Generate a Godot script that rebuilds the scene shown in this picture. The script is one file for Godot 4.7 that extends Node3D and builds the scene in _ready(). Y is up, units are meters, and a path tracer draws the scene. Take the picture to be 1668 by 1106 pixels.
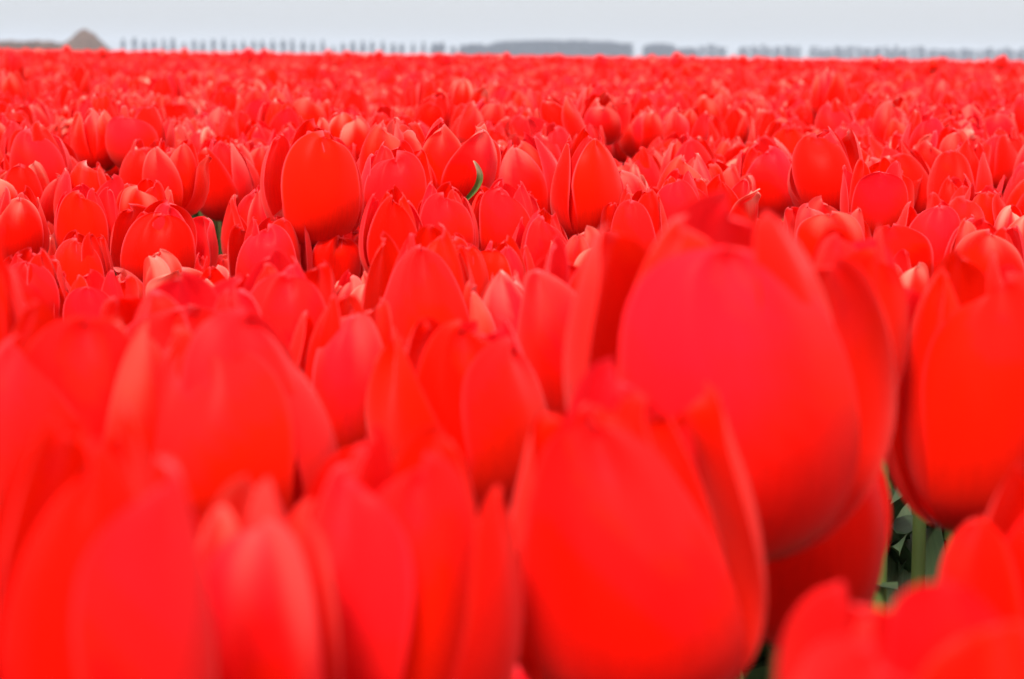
extends Node3D
# A field of red tulips under a pale overcast sky, seen from just above the flower tops.

const CAM_H := 0.52
const F_PX := 3113.0          # focal length in pixels of a 1668 pixel wide frame, only used to word the labels

var mat_petal: StandardMaterial3D
var mat_stem: StandardMaterial3D
var mat_leaf: StandardMaterial3D
var used := {}
var variants := []            # shared flower shapes for the tulips further off
var stem_mesh: ArrayMesh
var leaf_meshes := []
var camera: Camera3D
var taken := PackedVector3Array()

# ---------------------------------------------------------------- helpers
func numbered(called: String) -> String:
	if not used.has(called):
		used[called] = 0
		return called
	used[called] += 1
	return "%s_%03d" % [called, used[called]]

func tag(o: Node, label: String, category := "", group := "", kind := "") -> void:
	if label != "": o.set_meta("label", label)
	if category != "": o.set_meta("category", category)
	if group != "": o.set_meta("group", group)
	if kind != "": o.set_meta("kind", kind)

func put(called: String, mesh: Mesh, mat: Material, parent: Node) -> MeshInstance3D:
	var o := MeshInstance3D.new()
	o.name = called
	o.mesh = mesh
	if mat: o.material_override = mat
	parent.add_child(o, true)
	return o

func thing(called: String, where: Vector3) -> Node3D:
	var o := Node3D.new()
	o.name = numbered(called)
	add_child(o)
	o.position = where
	return o

func grid_mesh(p: PackedVector3Array, c: PackedColorArray, uv: PackedVector2Array, nu: int, nv: int) -> ArrayMesh:
	# a sheet of (nu+1) x (nv+1) points, smooth normals from its neighbours
	var n := PackedVector3Array()
	n.resize(p.size())
	var w := nv + 1
	for i in nu + 1:
		var a := mini(maxi(i - 1, 0), nu - 2)
		var b := maxi(mini(i + 1, nu), 1)
		var iv := mini(i, nu - 1)
		for j in w:
			var du := p[b * w + j] - p[a * w + j]
			var dv := p[iv * w + mini(j + 1, nv)] - p[iv * w + maxi(j - 1, 0)]
			n[i * w + j] = dv.cross(du).normalized()
	var idx := PackedInt32Array()
	idx.resize(nu * nv * 6)
	var k := 0
	for i in nu:
		for j in nv:
			var q := i * w + j
			for e in [q, q + w, q + 1, q + 1, q + w, q + w + 1]:
				idx[k] = e
				k += 1
	var arr := []
	arr.resize(Mesh.ARRAY_MAX)
	arr[Mesh.ARRAY_VERTEX] = p
	arr[Mesh.ARRAY_NORMAL] = n
	arr[Mesh.ARRAY_COLOR] = c
	arr[Mesh.ARRAY_TEX_UV] = uv
	arr[Mesh.ARRAY_INDEX] = idx
	var m := ArrayMesh.new()
	m.add_surface_from_arrays(Mesh.PRIMITIVE_TRIANGLES, arr)
	return m

# ---------------------------------------------------------------- petals
# The petal stands on the origin and faces +Z. l length, r cup radius, top tip radius / cup radius, w half width / cup radius,
# tip: above 2 blunt, under 2 pointed; crease: depth of the fold along the midrib; flare: how far the tip curls outwards;
# ragged: waves and tears of the rim; pale: bleached rim and tip.
func petal(g: Dictionary, sd: int, nu: int, nv: int) -> ArrayMesh:
	var rng := RandomNumberGenerator.new()
	rng.seed = sd
	var l: float = g.l; var r: float = g.r; var top: float = g.top; var hw: float = g.w * g.r
	var tip: float = g.tip; var crease: float = g.crease; var flare: float = g.flare
	var belly: float = g.get("belly", 1.08)
	var lift: float = g.get("lift", 1.0)
	var rim_sheen: float = g.get("rim_sheen", 0.6)
	var ragged: float = g.ragged; var pale: float = g.pale
	var ph := []
	for k in 8: ph.append(rng.randf() * TAU)
	var hue := rng.randf_range(-1.0, 1.0)
	var skew := rng.randf_range(-0.21, 0.21)
	var nick := rng.randf_range(0.4, 1.0) if rng.randf() < 0.35 and g.get("rim_sheen", 0.6) > 0.5 else 0.0
	var um: float = g.get("um", rng.randf_range(0.50, 0.66))
	var sheen_blush: float = g.get("sheen_blush", maxf(0.0, rng.randf_range(-0.7, 1.0)) * 0.9)
	var fold := rng.randf_range(0.04, 0.15) if rng.randf() < 0.7 else 0.0
	var fold_at := rng.randf_range(-0.35, 0.35)
	var slant := rng.randf_range(-1.0, 1.0)
	var tone: float = clampf(g.get("tone", 0.0) + rng.randf_range(-0.1, 0.2), 0.0, 0.8)
	var notch := rng.randf_range(0.0, 1.0) * crease
	var tear_at := rng.randf_range(-0.6, 0.6)
	var p := PackedVector3Array(); var c := PackedColorArray(); var uv := PackedVector2Array()
	for i in nu + 1:
		var t := float(i) / nu
		var u := lerpf(t, sin(t * PI / 2.0), 0.75)
		var iu := 1.0 - u
		var rad := r * (0.13 * iu * iu * iu + 3.0 * 1.06 * belly * u * iu * iu + 3.0 * 1.33 / belly * u * u * iu + top * u * u * u)
		var z := l * (3.0 * 0.07 * u * iu * iu + 3.0 * 0.60 * u * u * iu + u * u * u)
		var cu := smoothstep(0.78, 1.0, u)
		rad += flare * r * cu * cu
		z -= absf(flare) * r * 0.35 * cu * cu
		var wid: float
		if u < um:
			var s0 := 1.0 - u / um
			wid = hw * (1.0 - 0.86 * pow(s0, 2.1))
		else:
			var s1 := (u - um) / (1.0 - um)
			wid = hw * pow(maxf(1.0 - pow(s1, tip), 0.0), 0.54 if tip >= 2.0 else 0.74)
		wid = maxf(wid, 0.0006)
		var half := minf(wid / maxf(rad, 0.001), 1.30)
		var curl := lerpf(1.0, 0.78, smoothstep(0.35, 1.0, u))       # flatter across towards the tip
		for j in nv + 1:
			var v := sin((2.0 * j / nv - 1.0) * PI / 2.0) if nv > 6 else 2.0 * j / nv - 1.0
			var side := 1.0 + 0.10 * sin(u * 4.5 + (ph[6] if v > 0.0 else ph[7])) * minf(absf(v) * 2.0, 1.0) * smoothstep(0.15, 0.5, u)
			var a := v * half * side
			var x := lerpf(wid * v * side, rad * sin(a), 0.8)
			var out := rad - rad * (1.0 - cos(a)) * curl
			# fold along the midrib, deeper towards the tip, with soft shoulders beside it
			out -= crease * r * 0.085 * exp(-pow(v / 0.30, 2.0)) * smoothstep(0.45, 1.0, u)
			out += crease * r * 0.05 * exp(-pow((absf(v) - 0.42) / 0.25, 2.0)) * smoothstep(0.25, 0.9, u)
			# slow bulges and a gentle wave of the rim
			out += r * 0.026 * (sin(u * 3.3 + v * 1.7 + ph[0]) + 0.7 * sin(v * 3.6 - u * 2.1 + ph[1])) * u
			var rim := v * v * smoothstep(0.2, 0.7, u)
			out += r * (0.06 + 0.14 * ragged) * rim * lift * (0.6 + 0.4 * sin(u * (7.0 + 6.0 * ragged) + ph[2] + (2.0 if v > 0.0 else 0.0)))
			# a soft ridge off the middle, with a flatter flank on either side, and a tip that sits askew
			out -= fold * r * (sqrt(pow(v - fold_at, 2.0) + 0.012) - 0.1) * smoothstep(0.2, 0.75, u)
			var zz := z + l * 0.05 * slant * v * smoothstep(0.45, 1.0, u)
			zz -= notch * l * 0.05 * exp(-pow(v / 0.3, 2.0)) * smoothstep(0.8, 1.0, u)
			if ragged > 0.0:
				zz -= ragged * l * 0.16 * exp(-pow((v - tear_at) / 0.16, 2.0)) * smoothstep(0.7, 1.0, u)
				zz += ragged * l * 0.035 * sin(v * 9.0 + ph[4]) * smoothstep(0.6, 1.0, u)
				out += ragged * r * 0.16 * (lift + sin(v * 5.0 + ph[5])) * smoothstep(0.62, 1.0, u)
			x += skew * r * u * u + r * 0.03 * sin(u * 4.0 + ph[6]) * u
			p.append(Vector3(x, zz, out))
			uv.append(Vector2(v * 0.5 + 0.5, u))
			# petal colour: red, a duller greenish foot, bleached tips on some; sky sheen painted on rim and top
			var col := Color(0.90, 0.0085 + 0.003 * hue, 0.0001)
			col = col.lerp(Color(0.80, 0.0065, 0.0004), 0.35 + 0.35 * sin(ph[7] + u * 2.0))
			col = col.lerp(Color(0.60, 0.0045, 0.002), tone)
			col = col.lerp(Color(0.92, 0.011, 0.022), sheen_blush * smoothstep(0.40, 0.95, u + 0.15 * sin(v * 2.5 + ph[5])))  # crimson bloom, with the pink sky sheen of upper petals painted in
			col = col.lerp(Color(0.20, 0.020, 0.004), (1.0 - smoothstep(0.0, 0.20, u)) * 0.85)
			var edge := maxf(smoothstep(0.93, 1.0, absf(v)) * smoothstep(0.30, 0.75, u), smoothstep(0.985, 1.0, u))
			col = col.lerp(Color(0.95, 0.11, 0.14), edge * (rim_sheen + 0.3 * pale) * (1.0 if nv > 12 else 0.7 if nv > 6 else 0.15))  # thin pale margin, with grazing sky sheen painted into its colour
			col = col.lerp(Color(0.86, 0.05, 0.08), 0.10 * exp(-pow(v / 0.16, 2.0)) * smoothstep(0.75, 1.0, u))
			col = col.lerp(Color(0.95, 0.50, 0.42), nick * smoothstep(0.965, 0.995, u) * exp(-pow((v - tear_at) / 0.5, 2.0)))
			if pale > 0.0:
				var spot := smoothstep(0.70, 1.05, u + 0.10 * sin(v * 6.0 + ph[4]) + 0.16 * absf(v - tear_at) - 0.06)
				col = col.lerp(Color(0.90, 0.36, 0.26), clampf(pale * spot * spot, 0.0, 1.0))
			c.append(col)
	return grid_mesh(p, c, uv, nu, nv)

# six petals: three outer (k even) and three inner; [mesh, turn, opening]
func flower(g: Dictionary, sd: int, nu: int, nv: int) -> Array:
	var rng := RandomNumberGenerator.new()
	rng.seed = sd
	var out := []
	var tone := maxf(0.0, rng.randf_range(-0.6, 0.5))
	for k in 6:
		var inner := k % 2 == 1
		var d := g.duplicate()
		d.r = g.r * (0.81 if inner else 1.0)
		d.lift = 0.0 if inner else 1.0
		d.l = g.l * rng.randf_range(0.88, 1.0) * (1.05 if inner else 1.0)
		if k == 0: d.l = g.l * 0.94
		if k == 3: d.l = g.l * 1.02
		d.w = (0.90 if inner else 0.98) * rng.randf_range(0.94, 1.06)
		d.top = maxf(0.12, g.top * rng.randf_range(0.82, 1.15) * (0.9 if inner else 1.0))
		d.tip = g.tip * rng.randf_range(0.85, 1.18)
		d.crease = g.crease * rng.randf_range(0.5, 1.3)
		d.tone = tone
		d.ragged = d.get("ragged", 0.0)
		d.belly = g.get("belly", 1.12) + rng.randf_range(-0.07, 0.10)
		if k != 0:
			d.erase("um")
			d.erase("sheen_blush")
		d.flare = (g.flare * rng.randf_range(0.3, 1.4) + rng.randf_range(-0.05, 0.08)) * (0.4 if inner else 1.0)
		d.pale = g.pale * (rng.randf_range(0.3, 1.0) if rng.randf() < 0.55 else 0.0)
		if k == 0: d.pale = g.pale
		d.ragged = g.ragged * rng.randf_range(0.4, 1.2)
		var turn := k * PI / 3.0 + rng.randf_range(-0.10, 0.10) * (0.3 if k == 0 else 1.0)
		var lean: float = 0.0 if inner else rng.randf_range(0.0, 0.05) + (0.0 if k == 0 else pow(rng.randf(), 2.0) * 0.14) + (g.get("spread", 0.0) * rng.randf_range(0.2, 0.5 if inner else 1.0) if k != 0 else 0.0)
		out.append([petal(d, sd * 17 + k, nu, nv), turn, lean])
	return out

func tube(points: PackedVector3Array, radii: PackedFloat32Array, sides: int, cols: PackedColorArray) -> ArrayMesh:
	var p := PackedVector3Array(); var c := PackedColorArray(); var uv := PackedVector2Array()
	for i in points.size():
		for j in sides + 1:
			var a := -TAU * j / sides
			p.append(points[i] + Vector3(cos(a), 0, sin(a)) * radii[i])
			c.append(cols[i])
			uv.append(Vector2(float(j) / sides, float(i) / (points.size() - 1)))
	return grid_mesh(p, c, uv, points.size() - 1, sides)

# a stalk one metre tall (scaled to the plant), a little thicker at the ground, reddish under the flower
func make_stem(sides: int, rows: int) -> ArrayMesh:
	var pts := PackedVector3Array(); var rad := PackedFloat32Array(); var col := PackedColorArray()
	for i in rows + 1:
		var t := float(i) / rows
		pts.append(Vector3(0.004 * sin(t * PI), t, 0.003 * sin(t * 2.2 * PI)))
		rad.append(lerpf(0.0042, 0.0034, t))
		col.append(Color(0.085, 0.125, 0.030).lerp(Color(0.10, 0.085, 0.025), smoothstep(0.75, 1.0, t)))
	return tube(pts, rad, sides, col)

# a long folded blade that rises beside the stalk and arches over
func make_leaf(sd: int, nu: int, nv: int) -> ArrayMesh:
	var rng := RandomNumberGenerator.new()
	rng.seed = sd
	var l := rng.randf_range(0.28, 0.38); var w := rng.randf_range(0.020, 0.030)
	var arch := rng.randf_range(0.5, 1.5); var twist := rng.randf_range(-0.9, 0.9)
	var ph := rng.randf() * TAU
	var p := PackedVector3Array(); var c := PackedColorArray(); var uv := PackedVector2Array()
	var at := Vector3(0, 0.03, 0.006); var ang := 0.12
	for i in nu + 1:
		var u := float(i) / nu
		if i > 0:
			ang = 0.12 + arch * pow(u, 1.6) + 0.12
			at += Vector3(0, cos(ang), sin(ang)) * l / nu
		var wid := w * (0.45 + 0.55 * smoothstep(0.0, 0.4, u)) * pow(maxf(1.0 - pow(u, 2.4), 0.0), 0.8) + 0.0004
		var side := Vector3(cos(twist * u), 0, 0) + Vector3(0, -sin(ang), cos(ang)) * 0.0 + Vector3(0, sin(twist * u) * 0.5, 0)
		var up := Vector3(0, sin(ang), -cos(ang))
		for j in nv + 1:
			var v := 2.0 * j / nv - 1.0
			p.append(at + side * v * wid + up * (wid * 0.75 * v * v * (1.0 - 0.6 * u) + 0.004 * sin(u * 9.0 + ph) * absf(v)))
			uv.append(Vector2(v * 0.5 + 0.5, u))
			var col := Color(0.032, 0.072, 0.026).lerp(Color(0.075, 0.125, 0.045), 0.5 + 0.5 * sin(v * 11.0 + ph) * (1.0 - u * 0.4))
			c.append(col)
	return grid_mesh(p, c, uv, nu, nv)

# one tulip: foot on the ground at (x, z), cup base at height h
func tulip(fl: Array, x: float, z: float, h: float, turn: float, lean: Vector2, size: float, sd: int) -> Node3D:
	var rng := RandomNumberGenerator.new()
	rng.seed = sd
	var off := Vector2(lean.x, lean.y) * h * 0.45
	var t := thing("tulip", Vector3(x - off.x, 0, z - off.y))
	var s := put("stem", stem_mesh, mat_stem, t)
	s.transform = Transform3D(Basis(Vector3.RIGHT, Vector3(off.x, h, off.y), Vector3.BACK), Vector3.ZERO)
	for k in 3:
		var lf := put("leaf", leaf_meshes[rng.randi() % leaf_meshes.size()], mat_leaf, t)
		lf.rotation.y = turn + k * 2.2 + rng.randf_range(-0.6, 0.6)
		var ls := rng.randf_range(0.85, 1.1)
		lf.scale = Vector3(ls, ls * minf(1.0, h / 0.36), ls)
	var head := Basis(Vector3(0, 0, 1), -lean.x) * Basis(Vector3(1, 0, 0), lean.y) * Basis(Vector3.UP, turn)
	for f in fl:
		var pt := put("petal", f[0], mat_petal, t)
		var b: Basis = head * Basis(Vector3.UP, f[1]) * Basis(Vector3.RIGHT, f[2])
		pt.transform = Transform3D(b.scaled_local(Vector3.ONE * size), Vector3(off.x, h - 0.001, off.y))
	return t

# the same tulip as one mesh, for the parts of the field that are a mass
func joined(fl: Array, h: float, size: float, turn: float, lean: Vector2, st: SurfaceTool, place: Vector3, stem: Mesh, leaf: Mesh) -> void:
	var head := Basis(Vector3(0, 0, 1), -lean.x) * Basis(Vector3(1, 0, 0), lean.y) * Basis(Vector3.UP, turn)
	for f in fl:
		var b: Basis = head * Basis(Vector3.UP, f[1]) * Basis(Vector3.RIGHT, f[2])
		st.append_from(f[0], 0, Transform3D(b.scaled_local(Vector3.ONE * size), place + Vector3(0, h - 0.001, 0)))
	if stem: st.append_from(stem, 0, Transform3D(Basis.from_scale(Vector3(1, h, 1)), place))
	if leaf: st.append_from(leaf, 0, Transform3D(Basis(Vector3.UP, turn + 0.7), place))

func shape(r: float, l: float, top: float, tip: float, crease: float, flare := 0.0, ragged := 0.0, pale := 0.0, spread := 0.0) -> Dictionary:
	return {"r": r, "l": l, "top": top, "w": 0.95, "tip": tip, "crease": crease, "flare": flare, "ragged": ragged, "pale": pale, "spread": spread}

func hero_shape(r: float, l: float, s: Array) -> Dictionary:
	var g := shape(r, l, s[0], s[1], s[2], s[3], s[4], s[5], s[6])
	g.belly = s[7]
	if s[8] > 0.0: g.um = s[8]
	g.rim_sheen = s[9]
	if s[10] >= 0.0: g.sheen_blush = s[10]
	return g

# ---------------------------------------------------------------- textures
func veins(w: int, h: int, sd: int, lo: float, across: float, along: float) -> Image:
	# fine streaks that run along the petal or blade
	var n := FastNoiseLite.new()
	n.seed = sd
	n.noise_type = FastNoiseLite.TYPE_SIMPLEX_SMOOTH
	n.frequency = 1.0
	n.fractal_octaves = 3
	var im := Image.create(w, h, false, Image.FORMAT_RGB8)
	for y in h:
		for x in w:
			var u := float(x) / w; var v := float(y) / h
			var fan := (u - 0.5) * (1.0 + 0.5 * v)
			var k := 0.5 + 0.5 * n.get_noise_2d(fan * across + 130.0 + 3.0 * sin(v * 5.0), v * along * 3.0)
			var b := 0.5 + 0.5 * n.get_noise_2d(fan * across * 0.2 + 40.0, v * along * 1.5)
			var g := clampf(lerpf(lo, 1.0, clampf(0.65 * k + 0.35 * b + 0.15, 0.0, 1.0)), 0.0, 1.0)
			im.set_pixel(x, y, Color(g, g, g))
	return im

func tex(im: Image) -> ImageTexture:
	im.generate_mipmaps()
	return ImageTexture.create_from_image(im)

func materials() -> void:
	var v := veins(256, 128, 7, 0.84, 64.0, 2.0)
	var vn: Image = v.duplicate()
	vn.bump_map_to_normal_map(2.0)
	mat_petal = StandardMaterial3D.new()
	mat_petal.resource_name = "petal"
	mat_petal.vertex_color_use_as_albedo = true
	mat_petal.albedo_texture = tex(v)
	mat_petal.normal_enabled = true
	mat_petal.normal_texture = tex(vn)
	mat_petal.normal_scale = 0.28
	mat_petal.roughness = 0.38
	mat_petal.metallic_specular = 0.11
	mat_petal.rim_enabled = true
	mat_petal.rim = 0.1
	mat_petal.rim_tint = 0.0
	mat_petal.backlight_enabled = true
	mat_petal.backlight = Color(0.78, 0.78, 0.78)
	mat_petal.cull_mode = BaseMaterial3D.CULL_DISABLED
	var lv := veins(128, 128, 11, 0.6, 40.0, 1.2)
	mat_leaf = StandardMaterial3D.new()
	mat_leaf.resource_name = "leaf"
	mat_leaf.vertex_color_use_as_albedo = true
	mat_leaf.albedo_texture = tex(lv)
	mat_leaf.roughness = 0.62
	mat_leaf.backlight_enabled = true
	mat_leaf.backlight = Color(0.4, 0.4, 0.4)
	mat_leaf.cull_mode = BaseMaterial3D.CULL_DISABLED
	mat_stem = StandardMaterial3D.new()
	mat_stem.resource_name = "stem"
	mat_stem.vertex_color_use_as_albedo = true
	mat_stem.roughness = 0.55

# ---------------------------------------------------------------- the background
func colored(base: Color, lo: float, sd: int, size: float, rough := 0.95) -> StandardMaterial3D:
	var n := FastNoiseLite.new()
	n.seed = sd
	n.frequency = 0.02
	n.fractal_octaves = 5
	var nt := Image.create(256, 256, false, Image.FORMAT_RGB8)
	for y in 256:
		for x in 256:
			var k := clampf(0.5 + 0.75 * n.get_noise_2d(x, y), 0.0, 1.0)
			var s := lerpf(lo, 1.0, k)
			nt.set_pixel(x, y, Color(s, s, s))
	var m := StandardMaterial3D.new()
	m.albedo_color = base.linear_to_srgb()
	m.albedo_texture = tex(nt)
	m.uv1_triplanar = true
	m.uv1_world_triplanar = true
	m.uv1_scale = Vector3.ONE / size
	m.roughness = rough
	return m

func mound_mesh(wide: float, deep: float, high: float, sd: int, flat_top: float) -> ArrayMesh:
	var n := FastNoiseLite.new()
	n.seed = sd
	n.frequency = 0.35
	n.fractal_octaves = 4
	var p := PackedVector3Array(); var c := PackedColorArray(); var uv := PackedVector2Array()
	var nu := 40; var nv := 56
	for i in nu + 1:
		for j in nv + 1:
			var a := 2.0 * i / nu - 1.0; var b := 2.0 * j / nv - 1.0
			var d := sqrt(a * a + b * b)
			var k := clampf((1.0 - d) / (1.0 - flat_top), 0.0, 1.0)
			k = lerpf(k, smoothstep(0.0, 1.0, k), 0.5)
			var x := b * wide * 0.5; var z := -a * deep * 0.5
			p.append(Vector3(x, high * k * (1.0 + 0.22 * n.get_noise_2d(x, z)) + 0.35 * n.get_noise_2d(x * 2.0, z * 2.0) * k - 0.05, z))
			c.append(Color.WHITE)
			uv.append(Vector2(b, a))
	return grid_mesh(p, c, uv, nu, nv)

func crown_mesh(sd: int, wide: float, low: float, high: float, leaves: int, leaf: float, blunt: float) -> ArrayMesh:
	# bare spring twigs and buds: many small faces spread through the crown's volume
	var rng := RandomNumberGenerator.new()
	rng.seed = sd
	var st := SurfaceTool.new()
	st.begin(Mesh.PRIMITIVE_TRIANGLES)
	var arms := []
	for k in 9: arms.append(Vector3(rng.randf_range(-1, 1), rng.randf(), rng.randf_range(-1, 1)))
	for k in leaves:
		var t := pow(rng.randf(), 0.9)
		var reach := wide * 0.5 * (pow(sin(PI * clampf(0.12 + 0.80 * t, 0.0, 1.0)), blunt)) * (0.8 + 0.35 * sin(t * 11.0 + sd))
		var a := rng.randf() * TAU
		var rr := reach * sqrt(rng.randf())
		var arm: Vector3 = arms[k % 9]
		var at := Vector3(cos(a) * rr, lerpf(low, high, t), sin(a) * rr) + Vector3(arm.x, 0, arm.z) * wide * 0.10
		var q := Basis(Vector3(rng.randf_range(-1, 1), rng.randf_range(-1, 1), rng.randf_range(-1, 1)).normalized(), rng.randf() * TAU)
		var s := leaf * rng.randf_range(0.5, 1.3)
		var e1 := q * Vector3(s, 0, 0); var e2 := q * Vector3(0, s * 1.8, 0)
		st.set_normal(q * Vector3(0, 0, 1))
		for e in [at - e1 - e2, at + e2 * 1.2, at + e1 - e2 * 0.3]: st.add_vertex(e)
	return st.commit()

func trunk_mesh(h: float, r: float) -> ArrayMesh:
	var pts := PackedVector3Array(); var rad := PackedFloat32Array(); var col := PackedColorArray()
	for i in 7:
		var t := i / 6.0
		pts.append(Vector3(0.06 * sin(t * 5.0), h * t, 0.05 * sin(t * 4.0 + 1.0)))
		rad.append(r * (1.0 - 0.85 * t))
		col.append(Color.WHITE)
	return tube(pts, rad, 7, col)

# ---------------------------------------------------------------- scene
func _ready() -> void:
	camera = Camera3D.new()
	camera.name = "camera"
	add_child(camera)
	camera.position = Vector3(0, CAM_H, 0)
	camera.rotation = Vector3(deg_to_rad(-8.42), 0, deg_to_rad(0.65))
	var att := CameraAttributesPhysical.new()
	att.frustum_focal_length = 67.55
	att.frustum_focus_distance = 1.12
	att.frustum_near = 0.05
	att.frustum_far = 6000.0
	att.exposure_aperture = 15.0
	camera.attributes = att
	camera.fov = 20.15
	camera.near = 0.05
	camera.far = 6000.0
	camera.current = true

	var env := Environment.new()
	env.background_mode = Environment.BG_SKY
	var sky := Sky.new()
	var sm := ProceduralSkyMaterial.new()
	# overcast: the zenith is brighter than the horizon
	sm.sky_horizon_color = Color(0.285, 0.292, 0.302).linear_to_srgb()
	sm.sky_top_color = Color(1.28, 1.33, 1.42).linear_to_srgb()
	sm.sky_curve = 0.35
	sm.ground_horizon_color = Color(0.30, 0.31, 0.32).linear_to_srgb()
	sm.ground_bottom_color = Color(0.06, 0.05, 0.04).linear_to_srgb()
	sm.sky_energy_multiplier = 1.0
	sm.ground_energy_multiplier = 1.0
	sm.sun_angle_max = 1.0
	sky.sky_material = sm
	env.sky = sky
	env.tonemap_mode = Environment.TONE_MAPPER_LINEAR
	env.tonemap_exposure = 2.1
	env.sdfgi_enabled = true
	env.ssao_enabled = true
	env.ssil_enabled = true
	env.fog_enabled = true
	env.fog_density = 0.0003
	env.fog_light_color = Color(0.88, 0.93, 1.0)
	var we := WorldEnvironment.new()
	we.name = "world_environment"
	we.environment = env
	add_child(we)
	var sun := DirectionalLight3D.new()
	sun.name = "sun"
	sun.light_color = Color(1.0, 0.965, 0.92)
	sun.light_energy = 0.9
	sun.light_angular_distance = 14.0
	sun.shadow_enabled = true
	add_child(sun)
	sun.rotation = Vector3(deg_to_rad(-55), deg_to_rad(-25), 0)

	materials()
	ground()
	far_things()
	prepare_variants()
	hero_tulips()
	near_field()
	far_field()

func ground() -> void:
	var pm := PlaneMesh.new()
	pm.size = Vector2(2700, 2700)
	var g := put("ground", pm, colored(Color(0.10, 0.135, 0.05), 0.5, 3, 9.0), self)
	g.set_meta("kind", "structure")
	# the bare soil of the flower bed, in low ridges near the camera
	var p := PackedVector3Array(); var c := PackedColorArray(); var uv := PackedVector2Array()
	var n := FastNoiseLite.new()
	n.seed = 21
	n.frequency = 6.0
	n.fractal_octaves = 4
	for i in 91:
		for j in 61:
			var z := 1.5 - i * 0.1; var x := -3.0 + j * 0.1
			p.append(Vector3(x, 0.010 + 0.008 * n.get_noise_2d(x, z), z))
			c.append(Color.WHITE)
			uv.append(Vector2(x, z))
	var s := put("soil", grid_mesh(p, c, uv, 90, 60), colored(Color(0.11, 0.075, 0.05), 0.45, 5, 0.5), self)
	s.set_meta("kind", "structure")
	var bed := PlaneMesh.new()
	bed.size = Vector2(150, 152.5)
	var b := put("flower_bed", bed, colored(Color(0.09, 0.075, 0.045), 0.5, 8, 2.0), self)
	b.position = Vector3(0, 0.004, -83.75 )
	b.set_meta("kind", "structure")

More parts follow.
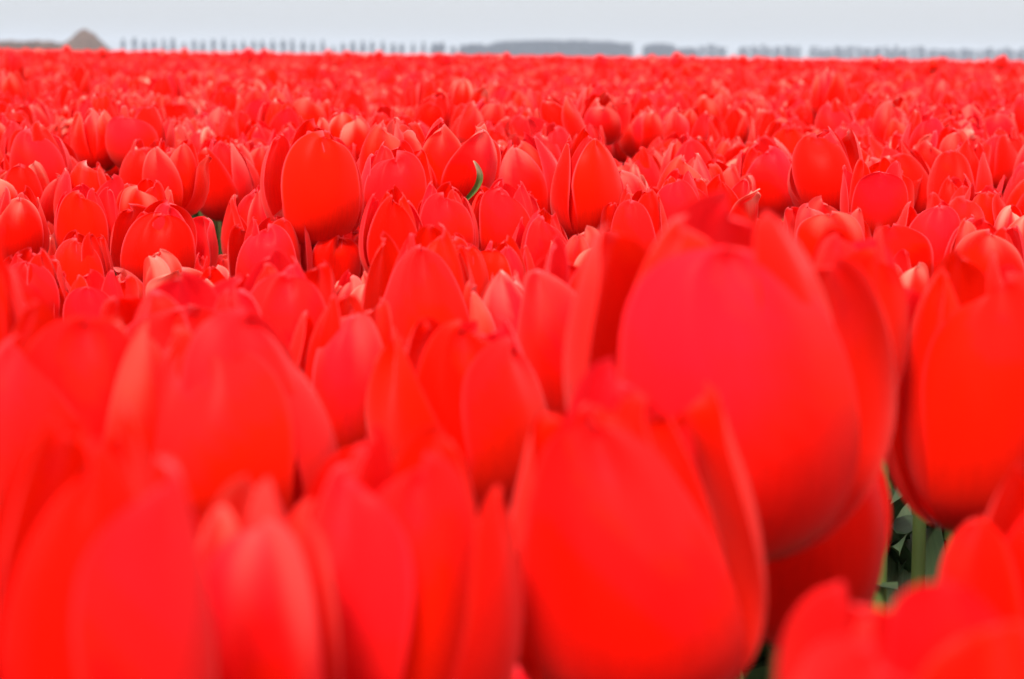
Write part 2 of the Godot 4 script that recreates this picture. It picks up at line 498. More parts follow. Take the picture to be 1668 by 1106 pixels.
func far_things() -> void:
	# the heap of earth and the low bank beside it
	var earth := colored(Color(0.105, 0.060, 0.042), 0.6, 31, 5.0)
	var m := put("earth_mound", mound_mesh(10.6, 9.0, 3.75, 5, 0.10), earth, self)
	m.name = numbered("earth_mound")
	m.position = Vector3(-66.3, 0, -298)
	tag(m, "brown heap of bare earth with a rounded peak on the left skyline", "earth mound")
	var bank := put("earth_bank", mound_mesh(36.0, 6.0, 1.95, 9, 0.86), earth, self)
	bank.position = Vector3(-85.5, 0, -303)
	tag(bank, "low flat bank of pale brown earth left of the tall heap", "earth bank")

	var bark := colored(Color(0.075, 0.065, 0.06), 0.7, 41, 1.0)
	var twig := colored(Color(0.060, 0.056, 0.060), 0.7, 42, 1.5)
	twig.cull_mode = BaseMaterial3D.CULL_DISABLED
	twig.backlight_enabled = true
	twig.backlight = Color(0.3, 0.3, 0.3)
	var rng := RandomNumberGenerator.new()
	rng.seed = 77
	var crowns := []
	for k in 5: crowns.append(crown_mesh(50 + k, 2.7, 0.5, 7.2, 1100, 0.19, 0.8))
	var trunk := trunk_mesh(6.2, 0.22)
	# the row of slim poplars
	var words := ["first slim poplar right of the brown earth heap", "slim poplar at the far right end of the evenly spaced row, beside the dark copse"]
	var poplars := 38
	for k in poplars:
		var d := 1000.0 + rng.randf_range(-3, 3)
		var px := 203.0 + 16.05 * k + rng.randf_range(-1.6, 1.6)
		var o := thing("poplar_tree", Vector3((px - 834.0) / F_PX * d, 0, -d))
		put("trunk", trunk, bark, o)
		var cr := put("crown", crowns[rng.randi() % 5], twig, o)
		cr.rotation.y = rng.randf() * TAU
		var hs := rng.randf_range(0.88, 1.12)
		if k in [6, 21, 33]: hs *= 0.72
		o.scale = Vector3(rng.randf_range(0.85, 1.2), hs, 1.0)
		var lab := "slim bare poplar, %s from the brown earth heap along the evenly spaced row" % ordinal(k + 1)
		if k == 0: lab = words[0]
		if k == poplars - 1: lab = words[1]
		if k in [6, 21, 33]: lab = "noticeably shorter poplar, %s from the earth heap in the row of slim poplars" % ordinal(k + 1)
		tag(o, lab, "tree", "poplars in a row on the skyline")
	# denser rows on the right: trees that stand close together
	var small := []
	for k in 5: small.append(crown_mesh(90 + k, 3.6, 0.3, 5.6, 520, 0.17, 0.55))
	var low := trunk_mesh(4.6, 0.2)
	var cnt := 0
	for k in 62:
		var px := 1136.0 + 8.9 * k + rng.randf_range(-2, 2)
		if (px > 1178 and px < 1192) or (px > 1296 and px < 1304) or (px > 1340 and px < 1347): continue
		var d := 1050.0 + rng.randf_range(-14, 14)
		var o := thing("field_tree", Vector3((px - 834.0) / F_PX * d, 0, -d))
		put("trunk", low, bark, o)
		var cr := put("crown", small[rng.randi() % 5], twig, o)
		cr.rotation.y = rng.randf() * TAU
		o.scale = Vector3(rng.randf_range(1.0, 1.45), rng.randf_range(1.15, 1.55), 1.2)
		cnt += 1
		tag(o, "rounded grey tree, %s from the left in the closely planted row on the right skyline" % ordinal(cnt), "tree", "trees planted close together on the right skyline")
	# copses that read as one dark mass
	for w in [[800.0, 1022.0, 6.9, "long dark copse with a flat even top right of the poplar row"], [1040.0, 1092.0, 6.0, "short dark copse standing just right of the long copse"], [1096.0, 1128.0, 4.6, "low grey copse between the short copse and the planted row"], [700.0, 716.0, 5.2, "small dark thicket among the last poplars of the row"], [744.0, 800.0, 5.0, "low thicket joining the left end of the long copse"]]:
		var st := SurfaceTool.new()
		st.begin(Mesh.PRIMITIVE_TRIANGLES)
		var d := 1030.0
		var x0: float = (w[0] - 834.0) / F_PX * d; var x1: float = (w[1] - 834.0) / F_PX * d
		var many := int((x1 - x0) / 0.75)
		for k in many:
			var t := (k + 0.5) / many
			var s: float = w[2] / 5.6 * 1.35 * (0.80 + 0.20 * sqrt(sin(PI * clampf(t, 0.02, 0.98)))) * rng.randf_range(0.93, 1.05)
			st.append_from(small[rng.randi() % 5], 0, Transform3D(Basis(Vector3.UP, rng.randf() * TAU).scaled(Vector3(0.75, s, 0.75)), Vector3(lerpf(x0, x1, t) , 0, rng.randf_range(-4, 4))))
		var o := put("copse", st.commit(), twig, self)
		o.name = numbered("copse")
		o.position = Vector3(0, 0, -d)
		tag(o, w[3], "copse", "", "stuff")

func ordinal(n: int) -> String:
	var tens := ["", "", "twentieth", "thirtieth", "fortieth", "fiftieth", "sixtieth", "seventieth"]
	var ten := ["", "", "twenty", "thirty", "forty", "fifty", "sixty", "seventy"]
	var ones := ["", "first", "second", "third", "fourth", "fifth", "sixth", "seventh", "eighth", "ninth", "tenth", "eleventh", "twelfth", "thirteenth", "fourteenth", "fifteenth", "sixteenth", "seventeenth", "eighteenth", "nineteenth"]
	if n < 20: return ones[n]
	if n % 10 == 0: return tens[n / 10]
	return "%s-%s" % [ten[n / 10], ones[n % 10]]

# ---------------------------------------------------------------- the tulips
const KINDS := [
	# radius, length, top, tip, crease, flare, ragged, pale, spread, words
	[0.0246, 0.062, 0.46, 2.3, 0.9, 0.00, 0.0, 0.0, 0.05, "closed egg-shaped"],
	[0.0242, 0.066, 0.36, 1.8, 1.2, 0.00, 0.1, 0.2, 0.04, "tall pointed"],
	[0.0265, 0.058, 0.75, 2.4, 0.8, 0.05, 0.2, 0.2, 0.13, "half-open broad"],
	[0.0256, 0.060, 0.58, 2.2, 1.5, 0.10, 0.25, 0.3, 0.08, "creased"],
	[0.0260, 0.057, 0.85, 2.0, 1.0, 0.22, 0.5, 0.5, 0.18, "ragged open"],
	[0.0237, 0.060, 0.50, 2.5, 0.9, 0.00, 0.08, 0.0, 0.05, "blunt rounded"],
	[0.0251, 0.064, 0.62, 1.9, 1.3, 0.16, 0.15, 0.2, 0.12, "loose pointed"],
	[0.0256, 0.056, 0.66, 2.3, 1.1, 0.05, 0.3, 0.7, 0.12, "pale-tipped"],
	[0.0242, 0.063, 0.40, 2.1, 1.0, 0.02, 0.0, 0.0, 0.05, "slim closed"],
	[0.0270, 0.060, 0.70, 2.6, 0.7, 0.02, 0.15, 0.2, 0.10, "wide cupped"],
]

func prepare_variants() -> void:
	stem_mesh = make_stem(8, 8)
	for k in 6: leaf_meshes.append(make_leaf(300 + k, 10, 4))
	for k in 20:
		var q: Array = KINDS[k % 10]
		variants.append(flower(shape(q[0], q[1], q[2], q[3], q[4], q[5], q[6], q[7], q[8]), 900 + k, 12, 10))

const TATTERED := 22
# x, z of the cup, height of the cup's base, radius, length, turn, [top, tip, crease, flare, ragged, pale, spread], lean, words
const HEROES := [
	[-0.0707, -0.3100, 0.3880, 0.0214, 0.0697, 62, [0.55, 2.2, 0.9, 0.0, 0.05, 0.0, 0.14, 1.3, 0.0, 0.12, 0.6], 0.00, 0.00, "big blurred tulip filling the bottom left corner, right petal edge glowing pink"],
	[-0.0508, -0.3450, 0.3789, 0.0165, 0.0621, 8, [0.4, 2.6, 0.2, 0.0, 0.05, 0.14, 0.04, 1.2, 0.5, 0.12, 1.0], 0.03, 0.00, "blurred tulip at bottom left whose pale pink tip stands between two bigger blooms"],
	[-0.0236, -0.3850, 0.3730, 0.0216, 0.0693, -48, [0.62, 2.4, 1.0, 0.0, 0.05, 0.0, 0.1, 1.18, 0.0, 0.12, 0.7], 0.05, 0.00, "blurred double-lobed tulip at bottom centre, left of the large creased bloom"],
	[0.0303, -0.4100, 0.3776, 0.0263, 0.0738, 0, [0.36, 2.6, 1.8, 0.0, 0.05, 0.0, 0.04, 1.42, 0.32, 0.12, 0.4], -0.10, 0.00, "large creased tulip at bottom centre, front petal folded down the middle"],
	[0.0531, -0.4600, 0.3982, 0.0336, 0.0857, 6, [0.6, 2.8, 0.9, 0.0, 0.05, 0.0, 0.07, 0.97, 0.62, 0.12, 0.95], 0.00, 0.00, "largest tulip in the photo, broad pink-sheened front petal, right of centre"],
	[0.0764, -0.5200, 0.3588, 0.0251, 0.0643, 30, [0.45, 2.0, 0.6, 0.0, 0.05, 0.0, 0.04, 1.12, 0.0, 0.12, -1.0], 0.10, 0.00, "orange-red tulip tucked low beneath the largest tulip, only its right flank showing"],
	[0.1419, -0.5800, 0.3765, 0.0252, 0.0848, 10, [0.45, 2.2, 1.0, 0.0, 0.05, 0.0, 0.04, 1.12, 0.0, 0.12, -1.0], -0.03, 0.00, "big dark-footed tulip at the right edge with its stem showing below"],
	[0.0669, -0.2900, 0.3845, 0.0219, 0.0522, -40, [0.78, 2.9, 0.5, 0.0, 0.05, 0.0, 0.04, 1.12, 0.62, 0.12, -1.0], 0.00, 0.00, "blurred tulip cut by the bottom right corner, two rounded petal tips"],
	[0.1203, -0.4200, 0.3818, 0.0196, 0.0472, 40, [0.55, 2.2, 0.8, 0.0, 0.05, 0.0, 0.04, 1.12, 0.0, 0.12, -1.0], 0.00, 0.00, "tulip at the right edge below the dark-footed bloom, narrow upright tip"],
	[-0.0768, -0.5000, 0.3913, 0.0317, 0.0597, -14, [0.42, 2.5, 1.4, 0.0, 0.05, 0.0, 0.04, 1.2, 0.45, 0.12, 0.5], 0.02, 0.00, "blurred tulip left of centre with dark foot and one pink folded flank"],
	[-0.1135, -0.4900, 0.3922, 0.0260, 0.0630, 75, [0.75, 2.2, 0.9, 0.0, 0.05, 0.15, 0.04, 1.12, 0.0, 0.12, -1.0], 0.00, 0.00, "soft blurred tulip near the left edge with two pale knobbed tips"],
	[-0.1073, -0.6200, 0.3807, 0.0279, 0.0657, 15, [0.7, 2.6, 0.8, 0.0, 0.15, 0.0, 0.04, 1.12, 0.0, 0.4, -1.0], 0.00, 0.00, "broad blurred tulip behind the pink-flanked bloom, ragged dark rim"],
	[-0.1538, -0.5200, 0.4121, 0.0192, 0.0551, 0, [0.5, 2.0, 0.8, 0.0, 0.05, 0.0, 0.04, 1.12, 0.0, 0.12, -1.0], 0.08, 0.00, "blurred tulip at the very left edge, only its right side in view"],
	[-0.0628, -0.6600, 0.3753, 0.0175, 0.0615, 25, [0.34, 2.2, 0.9, 0.0, 0.05, 0.1, 0.04, 1.12, 0.0, 0.4, -1.0], 0.05, 0.00, "narrow tulip with a bright pink cap, left of the tall pointed bloom"],
	[-0.0896, -0.7200, 0.3799, 0.0220, 0.0648, 5, [0.5, 2.4, 0.8, 0.0, 0.05, 0.0, 0.04, 1.12, 0.0, 0.4, -1.0], 0.00, 0.00, "smooth dark-tipped tulip seen just above the pink-flanked blurred bloom"],
	[-0.0350, -0.8000, 0.3627, 0.0251, 0.0861, 355, [0.36, 1.9, 0.9, 0.0, 0.05, 0.0, 0.04, 1.15, 0.4, 0.4, -1.0], -0.03, 0.00, "tall pointed tulip at the centre with a tiny white nick near the tip"],
	[-0.0137, -0.5700, 0.3812, 0.0270, 0.0604, 58, [0.66, 2.2, 1.3, 0.0, 0.05, 0.0, 0.04, 1.12, 0.0, 0.12, -1.0], 0.00, 0.00, "tulip with two tall side petals and a low middle, below the tall pointed bloom"],
	[0.0254, -0.6600, 0.3891, 0.0228, 0.0678, 70, [0.7, 2.2, 0.9, 0.1, 0.05, 0.1, 0.04, 1.12, 0.0, 0.4, -1.0], 0.00, 0.00, "blurred tulip peeping out left of the largest tulip, petal edge curling pale"],
	[0.0101, -0.9500, 0.3647, 0.0165, 0.0450, 10, [0.8, 2.6, 0.8, 0.0, 0.4, 0.35, 0.04, 1.12, 0.0, 0.5, -1.0], 0.00, 0.00, "small bleached pink tulip standing between the tall bloom and the blurred one"],
	[0.0999, -0.5700, 0.4094, 0.0169, 0.0604, 20, [0.7, 3.0, 0.6, 0.0, 0.05, 0.0, 0.04, 1.12, 0.6, 0.12, -1.0], 0.03, 0.00, "blurred tulip with a flat-topped petal, just right of the largest tulip's crown"],
	[-0.1029, -1.0019, 0.4215, 0.0249, 0.0626, 14, [0.5, 2.4, 1.1, 0.0, 0.14, 0.0, 0.07, 1.12, 0.6, 0.5, -1.0], -0.04, 0.03, "large sharp tulip left of centre with rounded front petal and pointed back tip"],
	[-0.0657, -1.0400, 0.4137, 0.0197, 0.0585, 5, [0.5, 2.5, 1.0, 0.0, 0.14, 0.0, 0.04, 1.12, 0.0, 0.5, -1.0], 0.00, 0.00, "sharp tulip with smooth domed petal right of the large rounded one"],
	[-0.0345, -1.0800, 0.4357, 0.0234, 0.0486, 40, [0.8, 1.9, 1.0, 0.14, 0.7, 0.3, 0.08, 1.12, 0.0, 0.5, -1.0], 0.00, 0.00, "tattered tulip with torn petals and a yellow tip at the centre of the sharp band"],
	[-0.0039, -1.0200, 0.4093, 0.0183, 0.0450, 5, [0.6, 2.5, 1.2, 0.0, 0.14, 0.0, 0.04, 1.12, 0.0, 0.5, -1.0], 0.00, 0.00, "sharp tulip with squared front petal just right of the tattered bloom"],
	[0.0404, -1.0500, 0.4193, 0.0206, 0.0624, 35, [0.42, 1.75, 0.6, 0.0, 0.14, 0.0, 0.04, 1.12, 0.0, 0.5, -1.0], 0.02, 0.00, "tall sharp tulip with two long pointed petals, left of the furrow"],
	[-0.0352, -0.9800, 0.4075, 0.0170, 0.0472, 0, [0.55, 2.6, 0.7, 0.0, 0.14, 0.0, 0.04, 1.12, 0.0, 0.5, -1.0], 0.00, 0.00, "rounded tulip with a smooth cap behind the tall pointed bloom"],
	[-0.0606, -0.9600, 0.4055, 0.0165, 0.0493, 15, [0.4, 1.8, 0.9, 0.0, 0.14, 0.0, 0.04, 1.12, 0.0, 0.5, -1.0], 0.00, 0.00, "slim tulip with one long upright petal, left of the smooth-capped bloom"],
	[0.0150, -0.9800, 0.3974, 0.0165, 0.0450, 15, [0.45, 1.9, 0.7, 0.0, 0.14, 0.0, 0.04, 1.12, 0.0, 0.5, -1.0], 0.00, 0.00, "small pale pointed tulip low between the tattered bloom and the tall pair"],
	[0.0371, -0.9300, 0.3914, 0.0165, 0.0450, 10, [0.95, 2.8, 0.5, 0.0, 0.2, 0.45, 0.04, 1.12, 0.0, 0.5, -1.0], 0.00, 0.00, "low wide tulip with a white scalloped rim, left of the largest tulip"],
	[0.0680, -1.0200, 0.4011, 0.0165, 0.0491, 340, [0.55, 2.4, 0.8, 0.0, 0.14, 0.0, 0.04, 1.12, 0.0, 0.5, -1.0], -0.03, 0.00, "sharp tulip with a rounded left shoulder, right of the long-petalled pair"],
	[0.0910, -1.0600, 0.4103, 0.0165, 0.0477, 5, [0.5, 2.4, 0.6, 0.0, 0.14, 0.0, 0.04, 1.12, 0.0, 0.5, -1.0], 0.00, 0.00, "tall domed tulip standing above the largest tulip's left shoulder"],
	[0.1171, -1.0800, 0.4085, 0.0194, 0.0450, 50, [0.85, 2.0, 1.0, 0.2, 0.6, 0.6, 0.1, 1.12, 0.0, 0.5, -1.0], 0.00, 0.00, "crumpled tulip with cream tips behind the largest tulip's crown"],
	[0.1623, -0.9800, 0.4034, 0.0212, 0.0450, 5, [0.85, 2.9, 0.9, 0.0, 0.14, 0.2, 0.04, 1.12, 0.0, 0.5, -1.0], 0.00, 0.00, "broad low tulip with a white nick on its rim, right of the largest tulip"],
	[0.2050, -1.0800, 0.4181, 0.0182, 0.0468, 0, [0.8, 2.7, 0.5, 0.05, 0.14, 0.0, 0.04, 1.12, 0.0, 0.5, -1.0], 0.00, 0.00, "fan-shaped tulip with one wide round petal held upright on the right"],
	[0.2127, -0.9800, 0.4028, 0.0236, 0.0450, 60, [0.8, 2.4, 0.8, 0.0, 0.15, 0.0, 0.04, 1.12, 0.0, 0.5, -1.0], 0.00, 0.00, "tulip with a dark folded inner petal, below the fan-shaped bloom"],
	[0.2240, -0.9000, 0.4009, 0.0188, 0.0450, 340, [0.7, 2.5, 0.8, 0.0, 0.14, 0.2, 0.04, 1.12, 0.0, 0.5, -1.0], 0.00, 0.00, "sharp tulip at the right edge with a thick pale-edged drooping petal"],
	[0.2762, -1.0500, 0.3951, 0.0165, 0.0450, 20, [0.7, 2.0, 0.8, 0.0, 0.14, 0.7, 0.04, 1.12, 0.0, 0.5, -1.0], 0.00, 0.00, "small tulip at the right edge with a creamy yellow corner"],
	[0.1730, -0.8800, 0.3870, 0.0170, 0.0450, 45, [1.0, 2.4, 0.9, 0.0, 0.4, 0.5, 0.1, 1.12, 0.0, 0.5, -1.0], 0.00, 0.00, "tulip with cream folded lip, between the largest and dark-footed tulips"],
	[-0.1939, -1.0500, 0.3879, 0.0253, 0.0506, 0, [0.6, 2.5, 1.5, 0.0, 0.14, 0.0, 0.04, 1.12, 0.0, 0.5, -1.0], 0.00, 0.00, "broad sharp tulip on the left with a heart-notched front petal"],
	[-0.2505, -1.1200, 0.3891, 0.0171, 0.0540, 10, [0.55, 2.6, 0.9, 0.0, 0.14, 0.0, 0.04, 1.12, 0.0, 0.5, -1.0], 0.00, 0.00, "tulip with a dark hooded petal and one folded blade, on the left"],
	[-0.2217, -1.1500, 0.3995, 0.0166, 0.0450, 350, [0.8, 2.5, 0.6, 0.1, 0.14, 0.3, 0.04, 1.12, 0.0, 0.5, -1.0], 0.00, 0.00, "tulip with thin curled rim above the heart-notched bloom"],
	[-0.2338, -0.9200, 0.3791, 0.0165, 0.0450, 5, [0.55, 2.7, 1.2, 0.0, 0.14, 0.0, 0.04, 1.12, 0.0, 0.5, -1.0], 0.00, 0.00, "tulip at the far left with hooded front petal and small side lobes"],
	[-0.2313, -1.0200, 0.3795, 0.0165, 0.0450, 10, [0.45, 2.3, 0.7, 0.0, 0.14, 0.0, 0.04, 1.12, 0.0, 0.5, -1.0], 0.00, 0.00, "small upright tulip between the hooded one and the heart-notched bloom"],
	[-0.1688, -0.9500, 0.3762, 0.0198, 0.0450, 25, [0.9, 2.6, 0.7, 0.15, 0.8, 0.5, 0.1, 1.12, 0.0, 0.5, -1.0], 0.00, 0.00, "crumpled faded tulip with papery pink petals on the left"],
	[-0.1398, -0.9200, 0.3718, 0.0165, 0.0450, 30, [1.0, 2.5, 0.5, 0.2, 0.5, 0.95, 0.04, 1.12, 0.0, 0.5, -1.0], 0.00, 0.00, "pale bleached curl of a tulip right of the crumpled faded bloom"],
	[-0.1249, -0.9800, 0.3901, 0.0192, 0.0472, 0, [0.6, 2.8, 1.1, 0.0, 0.14, 0.0, 0.04, 1.12, 0.0, 0.5, -1.0], 0.00, 0.00, "sharp tulip with bruised purple tip above the dark-tipped blurred bloom"],
	[-0.1292, -1.0300, 0.4023, 0.0165, 0.0450, 30, [1.0, 1.7, 0.6, 0.0, 0.3, 0.25, 0.04, 1.12, 0.0, 0.5, -1.0], 0.00, 0.00, "open tulip with jagged pale points left of the large rounded one"],
	[-0.0991, -1.0000, 0.3868, 0.0165, 0.0450, 20, [0.7, 2.3, 1.2, 0.0, 0.7, 0.0, 0.04, 1.12, 0.0, 0.5, -1.0], 0.12, 0.00, "shrivelled dark tulip in the shade left of the tall pointed bloom"],
	[-0.0742, -0.9000, 0.3736, 0.0165, 0.0450, 30, [0.4, 2.0, 0.9, 0.0, 0.14, 0.5, 0.04, 1.12, 0.0, 0.5, -1.0], 0.00, 0.00, "slim tulip with a cream streaked edge at the foot of the tall pointed bloom"],
	[-0.2850, -1.1000, 0.3964, 0.0165, 0.0450, 0, [0.55, 2.6, 0.9, 0.0, 0.14, 0.25, 0.04, 1.12, 0.0, 0.5, -1.0], 0.00, 0.00, "tulip at the left edge with a magenta-veined rounded face"],
	[-0.2023, -0.9200, 0.3687, 0.0177, 0.0450, 15, [0.8, 2.5, 0.8, 0.0, 0.14, 0.0, 0.04, 1.12, 0.0, 0.5, -1.0], 0.00, 0.00, "low tulip with a flat rim between the hooded and crumpled blooms"],
	[-0.2229, -0.8500, 0.3643, 0.0165, 0.0450, 0, [0.5, 2.5, 0.7, 0.0, 0.14, 0.0, 0.04, 1.12, 0.0, 0.5, -1.0], 0.00, 0.00, "small domed tulip low at the left edge below the hooded bloom"],
	[-0.2276, -0.9300, 0.3697, 0.0165, 0.0450, 10, [0.4, 1.9, 0.7, 0.0, 0.14, 0.0, 0.04, 1.12, 0.0, 0.5, -1.0], 0.00, 0.00, "upright slender tulip with a pointed tip right of the hooded left bloom"],
	[-0.0286, -0.9000, 0.3914, 0.0165, 0.0450, 40, [0.5, 2.4, 0.7, 0.0, 0.14, 0.0, 0.04, 1.12, 0.0, 0.5, -1.0], 0.05, 0.00, "tulip with a rounded cap half hidden behind the tall pointed bloom"],
	[-0.0047, -0.9200, 0.3877, 0.0165, 0.0450, 330, [0.5, 1.9, 0.7, 0.0, 0.14, 0.0, 0.04, 1.12, 0.0, 0.5, -1.0], 0.00, 0.00, "tulip with a thin upright leaf-like petal, left of the bleached pink one"],
	[0.1162, -1.7500, 0.3752, 0.0211, 0.0618, 20, [0.45, 2.2, 0.8, 0.0, 0.14, 0.0, 0.04, 1.12, 0.0, 0.5, -1.0], 0.00, 0.00, "dark-footed tulip rising alone beyond the furrow, right of centre"],
	[0.2044, -1.5500, 0.3900, 0.0261, 0.0647, 10, [0.6, 2.4, 0.9, 0.0, 0.14, 0.0, 0.04, 1.12, 0.0, 0.5, -1.0], 0.00, 0.00, "wide tulip in soft focus beyond the furrow, above the broad nicked bloom"],
	[0.5824, -2.3000, 0.3973, 0.0266, 0.0628, 5, [0.45, 2.4, 0.8, 0.0, 0.14, 0.0, 0.04, 1.12, 0.0, 0.5, -1.0], 0.00, 0.00, "rounded tulip in soft focus at the right edge beyond the furrow"],
	[0.2669, -1.9000, 0.3922, 0.0244, 0.0671, 15, [0.5, 2.5, 0.8, 0.0, 0.14, 0.0, 0.04, 1.12, 0.0, 0.5, -1.0], 0.00, 0.00, "soft-focus tulip with round cap standing tall beyond the furrow"],
	[-0.4460, -3.0000, 0.4072, 0.0260, 0.0617, 10, [0.5, 2.3, 0.9, 0.0, 0.14, 0.0, 0.0, 1.12, 0.0, 0.5, -1.0], 0.00, 0.00, "tall domed tulip in soft focus left of the large rounded bloom"],
	[-0.2685, -1.7500, 0.3870, 0.0211, 0.0590, 0, [0.75, 2.5, 0.6, 0.0, 0.14, 0.0, 0.0, 1.12, 0.0, 0.5, -1.0], 0.00, 0.00, "wide open tulip with a dark inside, left of the large rounded bloom"],
	[-0.1421, -1.6000, 0.4239, 0.0218, 0.0488, 40, [0.75, 2.4, 0.8, 0.0, 0.14, 0.35, 0.04, 1.12, 0.0, 0.5, -1.0], 0.00, 0.00, "squared tulip with a small pale horn behind the large rounded bloom"],
]

func hero_tulips() -> void:
	var k := 0
	for q in HEROES:
		var s: Array = q[6]
		var fl := flower(hero_shape(q[3], q[4], s), 2000 + 31 * k, 22, 18)
		var t := tulip(fl, q[0], q[1], q[2], deg_to_rad(q[5]), Vector2(q[7], q[8]), 1.0, 500 + k)
		tag(t, q[9], "tulip", "red tulips in the field")
		taken.append(Vector3(q[0], q[3], q[1]))
		k += 1
	# the thin green sheath that curls up beside the tattered bloom
	var p := PackedVector3Array(); var c := PackedColorArray(); var uv := PackedVector2Array()
	for i in 13:
		for j in 5:
			var u := i / 12.0; var v := j / 2.0 - 1.0
			var wd := 0.0017 * sqrt(maxf(sin(PI * clampf(0.1 + u * 0.88, 0.0, 1.0)), 0.0)) + 0.0002
			p.append(Vector3(0.010 * sin(u * 2.4) + v * wd, 0.024 * u, 0.006 * u + 0.0015 * v * v))
			c.append(Color(0.10, 0.17, 0.03).lerp(Color(0.75, 0.62, 0.42), smoothstep(0.55, 1.0, u)))
			uv.append(Vector2(j / 4.0, u))
	var host := get_node("tulip_%03d" % TATTERED)
	var sh := put("sepal", grid_mesh(p, c, uv, 12, 4), mat_leaf, host)
	sh.position = Vector3(HEROES[TATTERED][0] - host.position.x + 0.006, HEROES[TATTERED][2] + 0.004, HEROES[TATTERED][1] - host.position.z + 0.030)
	sh.set_meta("label", "thin green sheath curling up, pale at its tip")

func clear_of(x: float, z: float, gap: float) -> bool:
	for q in taken:
		if Vector2(q.x - x, q.z - z).length() < q.y + gap: return false
	return true

func screen(p: Vector3) -> Vector2:
	var q := camera.global_transform.affine_inverse() * p
	return Vector2(834.0 + F_PX * q.x / -q.z, 553.0 - F_PX * q.y / -q.z)

# lanes where no plant came up, so that the stalks behind stand free: direction x / distance, from, to, half width
const GAPS := [
	[0.0115, 1.50, 2.62, 0.001], [0.0630, 1.35, 2.00, 0.003], [0.1145, 1.45, 2.55, 0.001], [0.1510, 1.40, 2.18, 0.003],
	[0.1335, 1.25, 1.70, 0.004], [-0.0590, 2.4, 4.0, 0.003], [-0.1008, 2.8, 4.7, 0.002], [-0.0752, 2.0, 3.45, 0.0], [0.2440, 2.2, 3.0, 0.001],
]

func in_gap(x: float, d: float, before := 0.0) -> bool:
	for g in GAPS:
		if d > (g[1] if before > 0.0 else g[2] - 0.34) and d < g[2] and absf(x - g[0] * d) < 0.024 + g[3]: return true
	return false

func near_field() -> void:
	var rng := RandomNumberGenerator.new()
	rng.seed = 4242
	var spots := []
	var step := 0.066
	for i in 105:
		for j in 82:
			var z := -0.42 - i * step * 0.88 + rng.randf_range(-0.030, 0.030)
			var x := (j - 40.5) * step + (0.5 * step if i % 2 else 0.0) + rng.randf_range(-0.030, 0.030)
			var d := -z
			var pick := rng.randi() % 20
			if rng.randf() < 0.38: pick = [0, 1, 5, 8, 10, 11, 15, 18][rng.randi() % 8]
			var h := 0.397 + rng.randfn(0.0, 0.015)
			if rng.randf() < 0.05: h += rng.randf_range(0.015, 0.050) if d > 4.3 else rng.randf_range(0.004, 0.012)
			var turn := rng.randf() * TAU
			var lean := Vector2(rng.randfn(0.0, 0.16), rng.randfn(0.0, 0.16))
			var size := rng.randf_range(0.80, 1.03)
			var sink := rng.randf_range(0.045, 0.085)
			if absf(x) > 0.31 * d + 0.85: continue
			if in_gap(x, d) or rng.randf() < 0.05: continue
			var inside := absf(x) < 0.275 * d + 0.05
			if d < 1.28 and inside:
				if not clear_of(x, z, 0.018): continue
				h -= sink
				if d < 0.95 and x > 0.10 and x < 0.30: continue
			elif d < 1.6 and inside:
				if not clear_of(x, z, 0.02): continue
				h -= 0.012
			if in_gap(x, d, 1.0): h -= 0.028
			spots.append([d, x, z, h, turn, lean, size, pick, inside and d >= 1.0])
	spots.sort_custom(func(a, b): return a[0] < b[0])
	# the nearest in view stand one by one, the rest of the field is a mass
	var singles := []
	var mass := {}
	for s in spots:
		if s[8] and singles.size() < 230:
			singles.append(s)
		else:
			if not mass.has(s[7]): mass[s[7]] = []
			mass[s[7]].append(s)
	var rows := {}
	for s in singles:
		var row := int((s[0] - 0.9) / 0.16)
		if not rows.has(row): rows[row] = []
		rows[row].append(s)
	var seed_at := 7000
	var order := rows.keys()
	order.sort()
	var rank := 0
	for row in order:
		rank += 1
		var line: Array = rows[row]
		line.sort_custom(func(a, b): return a[1] < b[1])
		var c := 0
		for s in line:
			c += 1
			var t := tulip(variants[s[7]], s[1], s[2], s[3], s[4], s[5], s[6], seed_at)
			seed_at += 1
			var look: String = KINDS[s[7] % 10][9]
			tag(t, "%s red tulip, %s from the left in the %s row behind the close blooms" % [look, ordinal(c), ordinal(rank)], "tulip", "red tulips in the field")
	var field := Node3D.new()
	field.name = "tulip_field"
	add_child(field)
	tag(field, "mass of red tulips filling the bed out to the skyline", "tulips", "", "stuff")
	for key in mass:
		var st := SurfaceTool.new()
		st.begin(Mesh.PRIMITIVE_TRIANGLES)
		joined(variants[key], 0.40, 1.0, 0.0, Vector2.ZERO, st, Vector3.ZERO, stem_mesh, leaf_meshes[key % 6])
		var mm := MultiMesh.new()
		mm.transform_format = MultiMesh.TRANSFORM_3D
		mm.mesh = plant_mesh(st)
		mm.instance_count = mass[key].size()
		for k in mass[key].size():
			var s: Array = mass[key][k]
			var ls: Vector2 = s[5]
			var b := Basis(Vector3(0, 0, 1), -ls.x * 0.4) * Basis(Vector3(1, 0, 0), ls.y * 0.4) * Basis(Vector3.UP, s[4])
			var sc: float = s[6]
			mm.set_instance_transform(k, Transform3D(b.scaled_local(Vector3(sc, (s[3] + 0.06 * sc) / 0.46, sc)), Vector3(s[1], 0, s[2])))
		var o := MultiMeshInstance3D.new()
		o.name = "tulip_mass"
		o.multimesh = mm
		field.add_child(o, true)
		o.set_meta("kind", "stuff")
	set_meta("field", field.name)

var mat_plant: StandardMaterial3D
func plant_mesh(st: SurfaceTool) -> ArrayMesh:
	var m := st.commit()
	if mat_plant == null:
		mat_plant = mat_petal.duplicate()
		mat_plant.resource_name = "plant"
	m.surface_set_material(0, mat_plant)
	return m

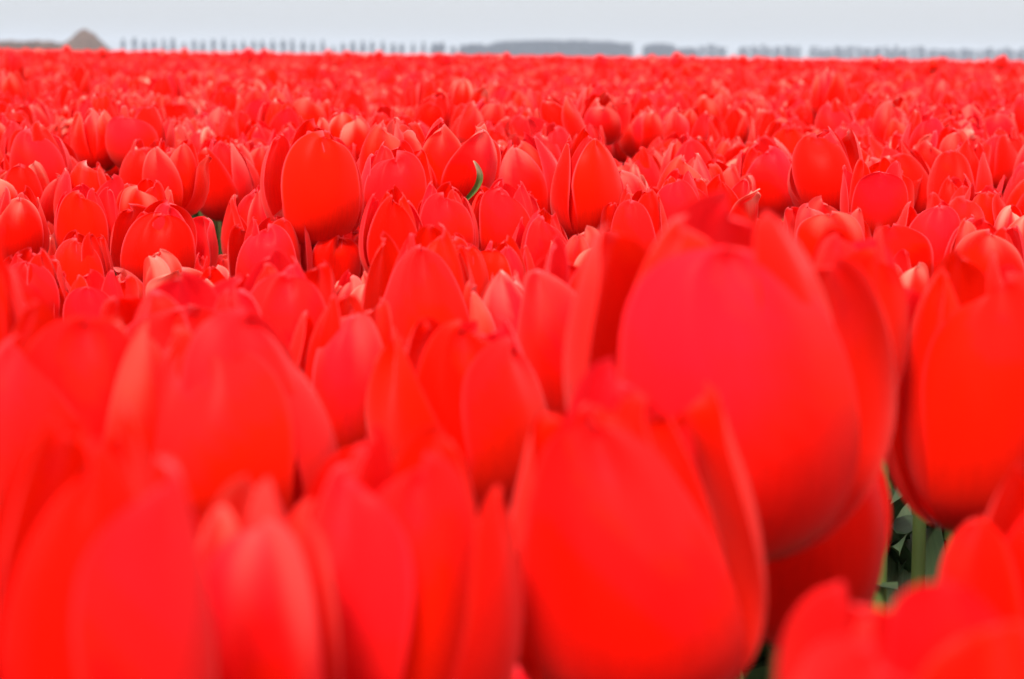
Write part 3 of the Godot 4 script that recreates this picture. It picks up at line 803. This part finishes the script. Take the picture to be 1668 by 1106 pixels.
func far_field() -> void:
	var field := get_node("tulip_field")
	var rng := RandomNumberGenerator.new()
	rng.seed = 99
	var stem := make_stem(4, 2)
	var leaf := make_leaf(303, 4, 2)
	var coarse := []
	for k in 16:
		var q: Array = KINDS[k % 10]
		coarse.append(flower(shape(q[0], q[1], q[2], q[3], q[4], q[5], q[6], q[7], q[8]), 1500 + k, 6, 5))
	# beds of one and two metres, each planted at random, laid out over and over in different turns
	for ring in [[6.5, 24.0, 0.9, 3, 0.078], [24.0, 156.0, 3.0, 2, 0.10]]:
		var wide: float = ring[2]
		var patches := []
		for v in ring[3]:
			var st := SurfaceTool.new()
			st.begin(Mesh.PRIMITIVE_TRIANGLES)
			var n := int(round(wide / ring[4]))
			for i in n:
				for j in n:
					var at := Vector3(((i + 0.5) / n - 0.5) * wide + rng.randf_range(-0.03, 0.03), 0, ((j + 0.5) / n - 0.5) * wide + rng.randf_range(-0.03, 0.03))
					joined(coarse[rng.randi() % 16], 0.397 + rng.randfn(0, 0.013) + (rng.randf_range(0.015, 0.078) if rng.randf() < 0.06 else 0.0), rng.randf_range(0.9, 1.12), rng.randf() * TAU, Vector2(rng.randfn(0, 0.09), rng.randfn(0, 0.09)), st, at, stem, leaf if wide < 2.0 else null)
			patches.append(plant_mesh(st))
		var put_at := []
		for v in ring[3]: put_at.append([])
		var z: float = ring[0] + wide * 0.5
		while z < ring[1]:
			var half := 0.30 * z + 1.5
			var n := int(ceil(half / wide))
			for k in range(-n, n + 1):
				put_at[rng.randi() % int(ring[3])].append(Transform3D(Basis(Vector3.UP, (rng.randi() % 4) * PI / 2.0).scaled(Vector3(1, rng.randf_range(0.985, 1.01), 1)), Vector3(k * wide, 0, -z)))
			z += wide
		for v in ring[3]:
			var mm := MultiMesh.new()
			mm.transform_format = MultiMesh.TRANSFORM_3D
			mm.mesh = patches[v]
			mm.instance_count = put_at[v].size()
			for k in put_at[v].size(): mm.set_instance_transform(k, put_at[v][k])
			var o := MultiMeshInstance3D.new()
			o.name = "tulip_mass"
			o.multimesh = mm
			field.add_child(o, true)
			o.set_meta("kind", "stuff")
